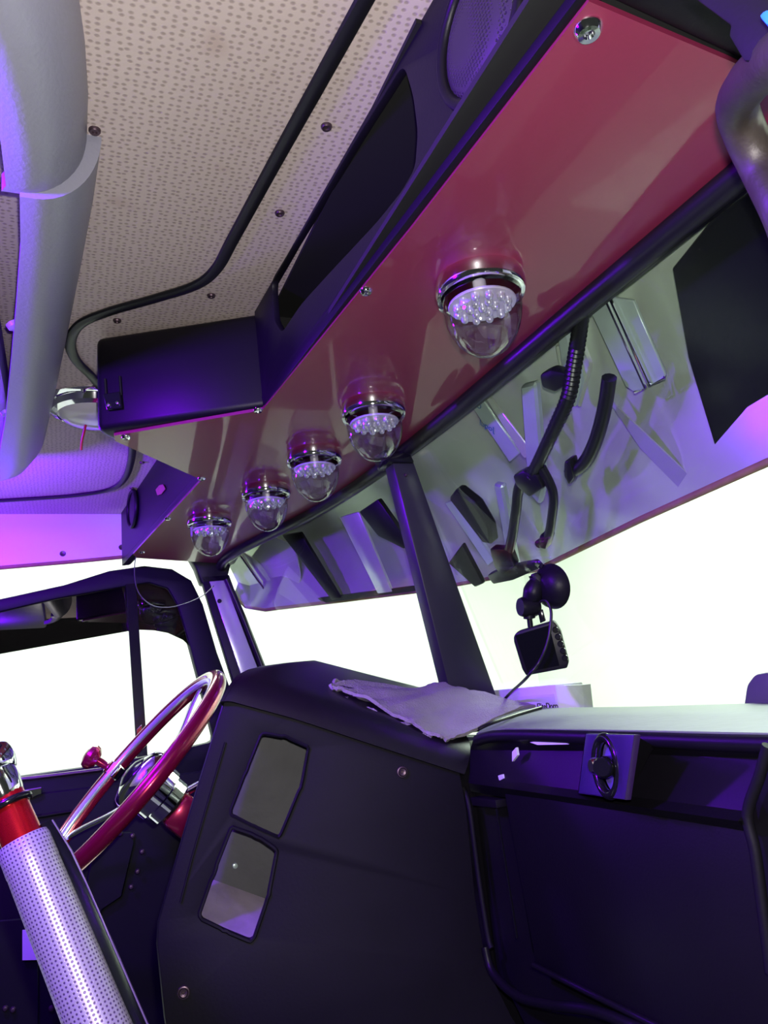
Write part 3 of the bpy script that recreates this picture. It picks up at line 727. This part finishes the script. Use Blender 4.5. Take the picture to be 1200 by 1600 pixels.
obj('end_cover', loft([interp(.08*i/3) for i in range(4)], thick=.003), M['cover'], wing, 50)
e0 = interp(0)
capf = bmesh.new(); capf.faces.new([capf.verts.new(p) for p in e0])
obj('cover_end', capf, M['black'], wing, 0)
for px, py in [(628, 1206), (287, 1550)]:
    sc_ = bmesh.new(); lathe([(.0068, .0005), (.0062, .003), (.005, .0034)], SP(px, py), sn, 18, sc_); lathe([(0, .0012), (.0012, .0012), (.0016, .003), (.004, .0036), (.0048, .0015)], SP(px, py), sn, 14, sc_)
    obj('screw', sc_, M['screw'], wing)
# body behind, towards the front, keeps daylight out
obj('lower_body', prism([V((.19, .46, -.62)), V((.12, .14, -.62)), V((-.02, .16, -.62)), V((-.02, .46, -.62))], (0, 0, .32)), M['black'], wing)
obj('front_block', prism([V((.205, .465, -.62)), V((.09, .465, -.62)), V((.03, .58, -.62)), V((.19, .58, -.62))], (0, 0, .545)), M['black'], wing)

# ------------------------------------------------------------------ passenger dash
YD = .45
Dd = lambda x, y, v=YD: at(x, y, 'y', v)
dash = thing('passenger_dash', 'black passenger side dashboard with glove panel and sunlit dusty top', 'dashboard', V((.6, .52, -.6)))
edge = [Dd(744, 1146), Dd(790, 1138), Dd(1000, 1141), Dd(1200, 1145), V((1.0, YD, Dd(1200, 1145).z))]
fr_ = [at(x, y, 'y', .585) for x, y in [(800, 1106), (860, 1106), (1000, 1104), (1200, 1098)]]+[V((1.0, .585, at(1200, 1098, 'y', .585).z))]
fr_[0].x = min(fr_[0].x, edge[0].x)
obj('dash_top', loft([edge, [a+(b_-a)*.5+V((0, 0, .001)) for a, b_ in zip(edge, fr_)], fr_, [p+V((0, .012, -.006)) for p in fr_], [p+V((0, .02, -.05)) for p in fr_]], thick=.004), M['dashtop'], dash, 40)
obj('dash_shelf', box((.56, .63, -.088), (.92, .10, .02)), M['black'], dash)
# front face: top roll, recessed band, glove panel
obj('top_roll', tube(crom([p+V((0, .001, -.0075)) for p in edge], 4), .0065, 12), M['black'], dash, 60)
band = [[Dd(x, y, v) for x, y, v in r_] for r_ in (
    [(742, 1152, .452), (800, 1152, .452), (920, 1158, .452), (1040, 1160, .452), (1196, 1166, .452)],
    [(740, 1170, .462), (790, 1170, .466), (920, 1170, .466), (1040, 1176, .466), (1192, 1180, .466)],
    [(738, 1210, .452), (782, 1222, .452), (900, 1238, .450), (1040, 1256, .448), (1172, 1274, .446)],
    [(738, 1222, .449), (782, 1229, .446), (900, 1245, .444), (1040, 1264, .442), (1168, 1282, .440)],
    [(738, 1232, .460), (784, 1240, .458), (900, 1254, .456), (1040, 1272, .452), (1168, 1290, .45)])]
obj('recess_band', loft(band, thick=.004), M['black'], dash, 25)
glove = [Dd(x, y, .448) for x, y in [(786, 1238), (920, 1252), (1060, 1272), (1164, 1288), (1186, 1400), (1230, 1640), (1060, 1622), (836, 1512)]]
obj('glove_panel', prism(glove, (0, .02, 0), bev=.004), M['black'], dash, 40)
obj('face_board', prism([Dd(x, y, .47) for x, y in [(738, 1195), (1340, 1200), (1340, 1760), (900, 1760), (770, 1500)]], (0, .03, 0)), M['black'], dash)
obj('side_ridge', tube(crom([Dd(x, y, .440) for x, y in [(1200, 1165), (1186, 1215), (1168, 1272), (1180, 1330), (1192, 1420), (1205, 1520)]], 5), .004, 10), M['blackrough'], dash, 60)
obj('side_return', prism([Dd(x, y, .452) for x, y in [(1200, 1170), (1340, 1180), (1340, 1500), (1205, 1500), (1182, 1330), (1174, 1276)]], (0, .01, 0)), M['black'], dash)
# narrow pocket left of the glove panel
pk = bmesh.new()
obj('pocket_edge', tube([Dd(776, 1264, .447), Dd(792, 1364, .447), Dd(808, 1466, .447)], .0016, 6), M['gloss'], dash)
obj('pocket_edge', tube(crom([Dd(x, y, .447) for x, y in [(724, 1232), (734, 1264), (748, 1370), (762, 1460), (768, 1482)]], 4), .0035, 8), M['blackrough'], dash, 60)
obj('pocket_shelf', prism([Dd(x, y, .448) for x, y in [(734, 1246), (774, 1250), (776, 1263), (738, 1259)]], (0, .015, 0), bev=.001), M['blackrough'], dash)
obj('bottom_ledge', tube(crom([Dd(x, y, .443) for x, y in [(758, 1480), (770, 1520), (808, 1556), (860, 1570), (930, 1580), (1010, 1612), (1080, 1640)]], 5), .005, 10), M['black'], dash, 60)
obj('panel_lip', tube([Dd(x, y, .446) for x, y in [(834, 1508), (930, 1556), (1060, 1620)]], .003, 8), M['black'], dash, 60)
# chipped paint and a crack on the recess band
for pts in ([(828, 1160), (846, 1157), (876, 1157), (888, 1163), (840, 1164)], [(800, 1175), (806, 1168), (808, 1180), (800, 1190)], [(778, 1212), (784, 1210), (787, 1216), (780, 1220)]):
    obj('paint_chip', prism([Dd(x, y, .4485) for x, y in pts], (0, .003, 0)), M['white'], dash, 0, 'bare pale chip in the black paint')
# dial pod
pod = [Dd(x, y, .425) for x, y in [(915, 1146), (991, 1148), (976, 1250), (903, 1240)]]
pc = sum(pod, V())/4
gn = V((-.25, -1, .05)).normalized()
pa, pn = pl(pod[0], pod[1]+V((0, -.012, 0)), pod[3])
PP = lambda x, y, o=0: atp(x, y, pa, pn, o)
po = [PP(*p) for p in [(915, 1146), (991, 1148), (976, 1250), (903, 1240)]]
c_ = PP(945, 1197); ux = (po[1]-po[0]).normalized(); uy = pn.cross(ux)
ring = lambda r, o=0, k=32: [c_+ux*(r*.80*math.cos(2*PI*i/k))+uy*(r*.92*math.sin(2*PI*i/k))+pn*o for i in range(k)]
pd = obj('dial_plate', plate(po, [ring(.0265)], .006, pa, pn, .001), mat('dial_plate_paint', (.035, .015, .09), .3), dash, 30, 'square bezel plate of the round control')
obj('dial_ring', tube(ring(.0250, -.002), .0040, 10, closed=True), M['gloss'], pd, 60)
dk = bmesh.new(); dk.faces.new([dk.verts.new(p) for p in ring(.024, -.008)]); obj('dial_disc', dk, mat('dial_disc_paint', (.12, .08, .3), .35), pd, 0)
obj('dial_shaft', lathe([(.0, .012), (.005, .012), (.007, .009), (.007, -.006)], c_-ux*.006-pn*.002, pn, 18), M['chrome'], pd)
obj('dial_knob', lathe([(0, .020), (.007, .020), (.0085, .017), (.0085, .011), (.0075, .010), (.0085, .009), (.0085, -.004)], c_+ux*.004-pn*.003, (pn+ux*.9).normalized(), 20), M['gloss'], pd)
wq = [PP(991, 1148), PP(976, 1250)]
wdg = bmesh.new()
A, B, Cc, Dp = PP(991, 1148), PP(976, 1250), Dd(1022, 1166, .452), Dd(980, 1248, .452)
back0, back1 = Dd(915, 1150, .46), Dd(905, 1240, .46)
vs = [wdg.verts.new(p) for p in (A, B, Dp, Cc)]; wdg.faces.new(vs)
t0, t1 = wdg.verts.new(po[0]), wdg.verts.new(back0); wdg.faces.new((vs[0], vs[3], t1, t0))
b0, b1 = wdg.verts.new(po[3]), wdg.verts.new(back1); wdg.faces.new((vs[1], b0, b1, vs[2])); wdg.faces.new((t0, t1, b1, b0))
obj('dial_wedge', wdg, M['blackrough'], dash, 0)
# object at the far right of the dash top
bk = prism(rounded([at(x, y, 'y', .60) for x, y in [(1160, 1112), (1166, 1070), (1178, 1054), (1200, 1050), (1240, 1054), (1246, 1112)]], .3, 4), (0, .05, 0), bev=.004)
tag(obj('mirror_foot', bk, M['inner']), 'dark rounded block standing past the dash top at far right', 'block')

# ------------------------------------------------------------------ towel on the dash wing
def coons(c0, c1, d0, d1, n, m):
    """c0 bottom, c1 top (u), d0 left, d1 right (v): point lists"""
    def ev(L, t):
        x = t*(len(L)-1); i = min(len(L)-2, int(x)); return L[i]+(L[i+1]-L[i])*(x-i)
    G = []
    for j in range(m+1):
        v = j/m; r_ = []
        for i in range(n+1):
            u_ = i/n
            p = ev(c0, u_)*(1-v)+ev(c1, u_)*v+ev(d0, v)*(1-u_)+ev(d1, v)*u_-(c0[0]*(1-u_)*(1-v)+c0[-1]*u_*(1-v)+c1[0]*(1-u_)*v+c1[-1]*u_*v)
            r_.append(p)
        G.append(r_)
    return G
ta, tn = pl(nt[1], nt[4], ft[2])
TP = lambda x, y, o=.009: atp(x, y, ta, tn, o)
def towel_layer(near, far, left, right, o, sd):
    rnd = random.Random(sd)
    f = lambda L: crom([at(x, y, 'x', v)+V((0, 0, o)) for x, y, v in L], 10)
    c0, c1, d0, d1 = f(near), f(far), f(left), f(right)
    d0[0] = c0[0]; d0[-1] = c1[0]; d1[0] = c0[-1]; d1[-1] = c1[-1]
    G = coons(c0, c1, d0, d1, 48, 22)
    for j, r_ in enumerate(G):
        for i, p in enumerate(r_):
            x, y = i/48, j/22
            p += V((.3, 0, 1))*(.0030*math.sin(x*9+y*4+sd)*math.sin(PI*min(1, y*1.3))+.0015*math.sin(x*23-y*11)+rnd.uniform(-.0009, .0009)+.0012*math.sin(x*61+y*17)*math.sin(y*37))
    return loft(G, thick=.004)
tw = thing('towel', 'crumpled grey microfibre towel draped over top of the dash wing', 'towel', at(660, 1110, 'x', .13))
obj('lower_fold', towel_layer([(528, 1092, .16), (580, 1112, .182), (640, 1140, .205), (676, 1158, .218)], [(540, 1076, .12), (600, 1080, .09), (700, 1084, .09), (760, 1098, .12)], [(528, 1092, .16), (532, 1084, .14), (540, 1076, .12)], [(676, 1158, .218), (715, 1130, .17), (760, 1098, .12)], .003, 1), M['towel'], tw, 60)
obj('upper_fold', towel_layer([(520, 1084, .155), (560, 1094, .17), (620, 1126, .195), (668, 1152, .217), (700, 1166, .226)], [(526, 1074, .125), (560, 1074, .09), (650, 1084, .07), (692, 1076, .07), (745, 1090, .09), (838, 1110, .16)], [(520, 1084, .155), (519, 1079, .14), (526, 1074, .125)], [(700, 1166, .226), (735, 1153, .215), (790, 1126, .185), (838, 1110, .16)], .009, 2), M['towel'], tw, 60)

# ------------------------------------------------------------------ box on the dash, dash camera
YB = .605
bq = [at(x, y, 'y', YB) for x, y in [(753, 1116), (755, 1083), (764, 1076), (868, 1073), (880, 1112)]]
bxt = thing('white_box', 'white cardboard box with black lettering lying at windscreen base by post', 'box', V((.24, .62, -.06)))
fz = bq[0].z-.02
c00 = at(756, 1082, 'y', YB); c10 = at(868, 1074, 'y', YB)
x0, x1, zt = c00.x, c10.x, (c00.z+c10.z)/2+.003
body = prism([V((x0, YB, fz)), V((x0, YB, zt)), V((x1, YB, zt)), V((x1, YB, fz))], (0, .045, 0), bev=.0025)
obj('carton', body, M['white'], bxt)
obj('end_flap', prism([V((x1+.0005, YB+.002, fz)), V((x1+.0005, YB+.002, zt-.002)), V((x1+.018, YB+.03, zt-.004)), V((x1+.014, YB+.03, fz))], (.002, .012, 0)), M['white'], bxt, 0)
obj('label_patch', prism([V((x0+.055, YB-.0004, fz)), V((x0+.055, YB-.0004, zt-.012)), V((x1-.004, YB-.0004, zt-.012)), V((x1-.004, YB-.0004, fz))], (0, .0003, 0)), M['white'], bxt, 0)
tx = at(841, 1113, 'y', YB-.0006)
obj('lettering', text_mesh('EliteDoro', .0125, V((tx.x, YB-.0012, tx.z+.0035)), (1, 0, 0), (0, 0, 1)), M['ink'], bxt, 0)
obj('printed_mark', tube([at(763, 1094, 'y', YB-.0005)+V((.0022*math.cos(2*PI*i/14), 0, .003*math.sin(2*PI*i/14))) for i in range(14)], .0005, 5, closed=True), M['ink'], bxt)

YC = .545
K = lambda x, y, v=YC: at(x, y, 'y', v)
dc = thing('dash_camera', 'small black dash camera hanging from suction mount on the windscreen', 'camera', K(846, 1050))
cn = (EYE-K(845, 1010)+V((-.12, 0, -.10))).normalized(); ca = K(845, 1010)
Kc = lambda x, y, o=0: atp(x, y, ca, cn, o)
obj('camera_body', prism(rounded([Kc(x, y, .008) for x, y in [(799, 990), (866, 970), (876, 985), (889, 1035), (886, 1044), (822, 1056), (816, 1046)]], .25, 3), -cn*.018, bev=.002), M['black'], dc)
obj('screen', prism([Kc(x, y, .0084) for x, y in [(805, 993), (858, 977), (874, 1040), (824, 1050)]], -cn*.0006), M['screen'], dc, 0)
for px, py in [(868, 984), (872, 995), (876, 1006), (880, 1017), (883, 1028)]:
    obj('button', lathe([(0, .0025), (.003, .0025), (.0038, .0015), (.004, -.001)], Kc(px, py, .0085), cn, 14), M['gloss'], dc)
obj('mount_screw', lathe([(.0035, 0), (.0035, .010), (.0075, .011), (.0075, .015), (.0035, .0155), (.0035, .022)], Kc(829, 980), Kc(826, 955)-Kc(829, 980), 14), M['black'], dc)
obj('mount_arm', tube(crom([Kc(826, 952), Kc(827, 940), Kc(834, 925), Kc(838, 908), Kc(836, 898)], 6), lambda t: .0115-.004*abs(t-.45)-.002*math.sin(t*9), 12), M['black'], dc, 60)
obj('mount_joint', lathe([(0, .012), (.011, .012), (.0125, .008), (.0125, -.008), (.011, -.012), (0, -.012)], Kc(826, 948), (CR+CF*.3), 20), M['black'], dc)
scn = (CR*-.75+CF*-.55+CU*-.05).normalized(); scc = Kc(858, 917)
obj('suction_cup', lathe([(0, .012), (.010, .0115), (.020, .007), (.0265, -.001), (.0285, -.006), (.027, -.0075), (0, -.004)], scc, scn, 32), M['black'], dc)
obj('suction_tab', tube([Kc(845, 888, -.006), Kc(848, 882, -.008)], .003, 8), M['black'], dc)
obj('mount_lever', prism([Kc(x, y, .008) for x, y in [(828, 898), (838, 894), (846, 900), (846, 924), (840, 928), (836, 910)]], -cn*.012, bev=.002), M['black'], dc)
obj('plug', prism([Kc(x, y, .004) for x, y in [(840, 955), (848, 952), (853, 970), (844, 974)]], -cn*.008, bev=.001), M['gloss'], dc)
cab = crom([Kc(844, 955, .002), Kc(842, 944, .002), Kc(846, 939, .004), Kc(855, 940, .008), Kc(861, 955, .012), Kc(860, 980, .016), Kc(855, 1005, .018), Kc(844, 1032, .018), Kc(822, 1060, .01), at(800, 1080, 'y', .57), at(786, 1094, 'y', .59), at(776, 1099, 'y', .598)], 8)
cb_ = obj('power_cable', tube(cab, .0019, 8), M['rubber'], None, 60); tag(cb_, 'black cable from dash camera down to the white box', 'cable')
cb2 = obj('cable_on_dash', tube(crom([at(846, 1108, 'y', .575)+V((0, 0, .002)), at(812, 1118, 'y', .53)+V((0, 0, .002)), at(770, 1132, 'y', .475)+V((0, 0, .002)), at(748, 1142, 'y', .455)+V((0, 0, .002))], 6), .0022, 8), M['rubber'], None, 60)
tag(cb2, 'black cable lying across the dash top in front of the white box', 'cable')

# ------------------------------------------------------------------ grab handle at the passenger pillar
gh = thing('grab_handle', 'worn black tubular grab handle at the top right corner', 'handle', at(1190, 240, 'y', .33))
gp = [at(x, y, 'y', v) for x, y, v in [(1330, -10, .235), (1250, 62, .24), (1196, 104, .26), (1166, 134, .285), (1152, 168, .305), (1166, 212, .32), (1192, 265, .33), (1225, 330, .33), (1250, 400, .345)]]
obj('bar', tube(crom(gp, 7), lambda t: .0092+.0016*t, 18), M['bronze'], gh, 70)
lb2 = prism([at(x, y, 'y', .243) for x, y in [(1060, -20), (1180, -20), (1240, 30), (1240, 100), (1160, 96), (1136, 56), (1140, 40)]], (0, .006, 0), bev=.003)
obj('mount_plate', lb2, M['blackrough'], gh)
bt = obj('blue_clip', prism([at(x, y, 'y', .225) for x, y in [(1180, 24), (1196, 12), (1240, 22), (1240, 46), (1194, 40)]], (0, .012, 0), bev=.002), M['bluetag'])
tag(bt, 'small bright blue plastic clip behind grab handle at top right corner', 'clip')

# ------------------------------------------------------------------ chrome dome light on the ceiling
dcx = V((-.13, .045, ZC))
dl = thing('ceiling_dome_light', 'round chrome ceiling light half hidden behind the radio box', 'lamp', dcx)
obj('flange', lathe([(.078, 0), (.078, -.003), (.072, -.006), (.068, -.007), (.064, -.016), (.056, -.020), (.054, -.018)], dcx, (0, 0, 1), 48), M['chrome'], dl)
obj('lens', lathe([(.055, -.017), (.048, -.026), (.034, -.032), (.016, -.035), (0, -.036)], dcx, (0, 0, 1), 40), M['lens'], dl)
for a in (170, 215, 250, 300, 345, 40, 100):
    obj('screw', lathe([(0, -.010), (.002, -.0095), (.0035, -.007), (.0035, -.004)], dcx+V((.071*math.cos(R_(a)), .071*math.sin(R_(a)), 0)), (0, 0, 1), 10), M['chrome'], dl)
rw = obj('red_wire', tube(crom([at(x, y, 'z', z) for x, y, z in [(150, 636, .485), (138, 650, .475), (132, 672, .46), (128, 690, .45), (127, 702, .445)]], 6), .0022, 8), M['wire'], None, 60)
tag(rw, 'short red wire dangling from the chrome ceiling light', 'wire')
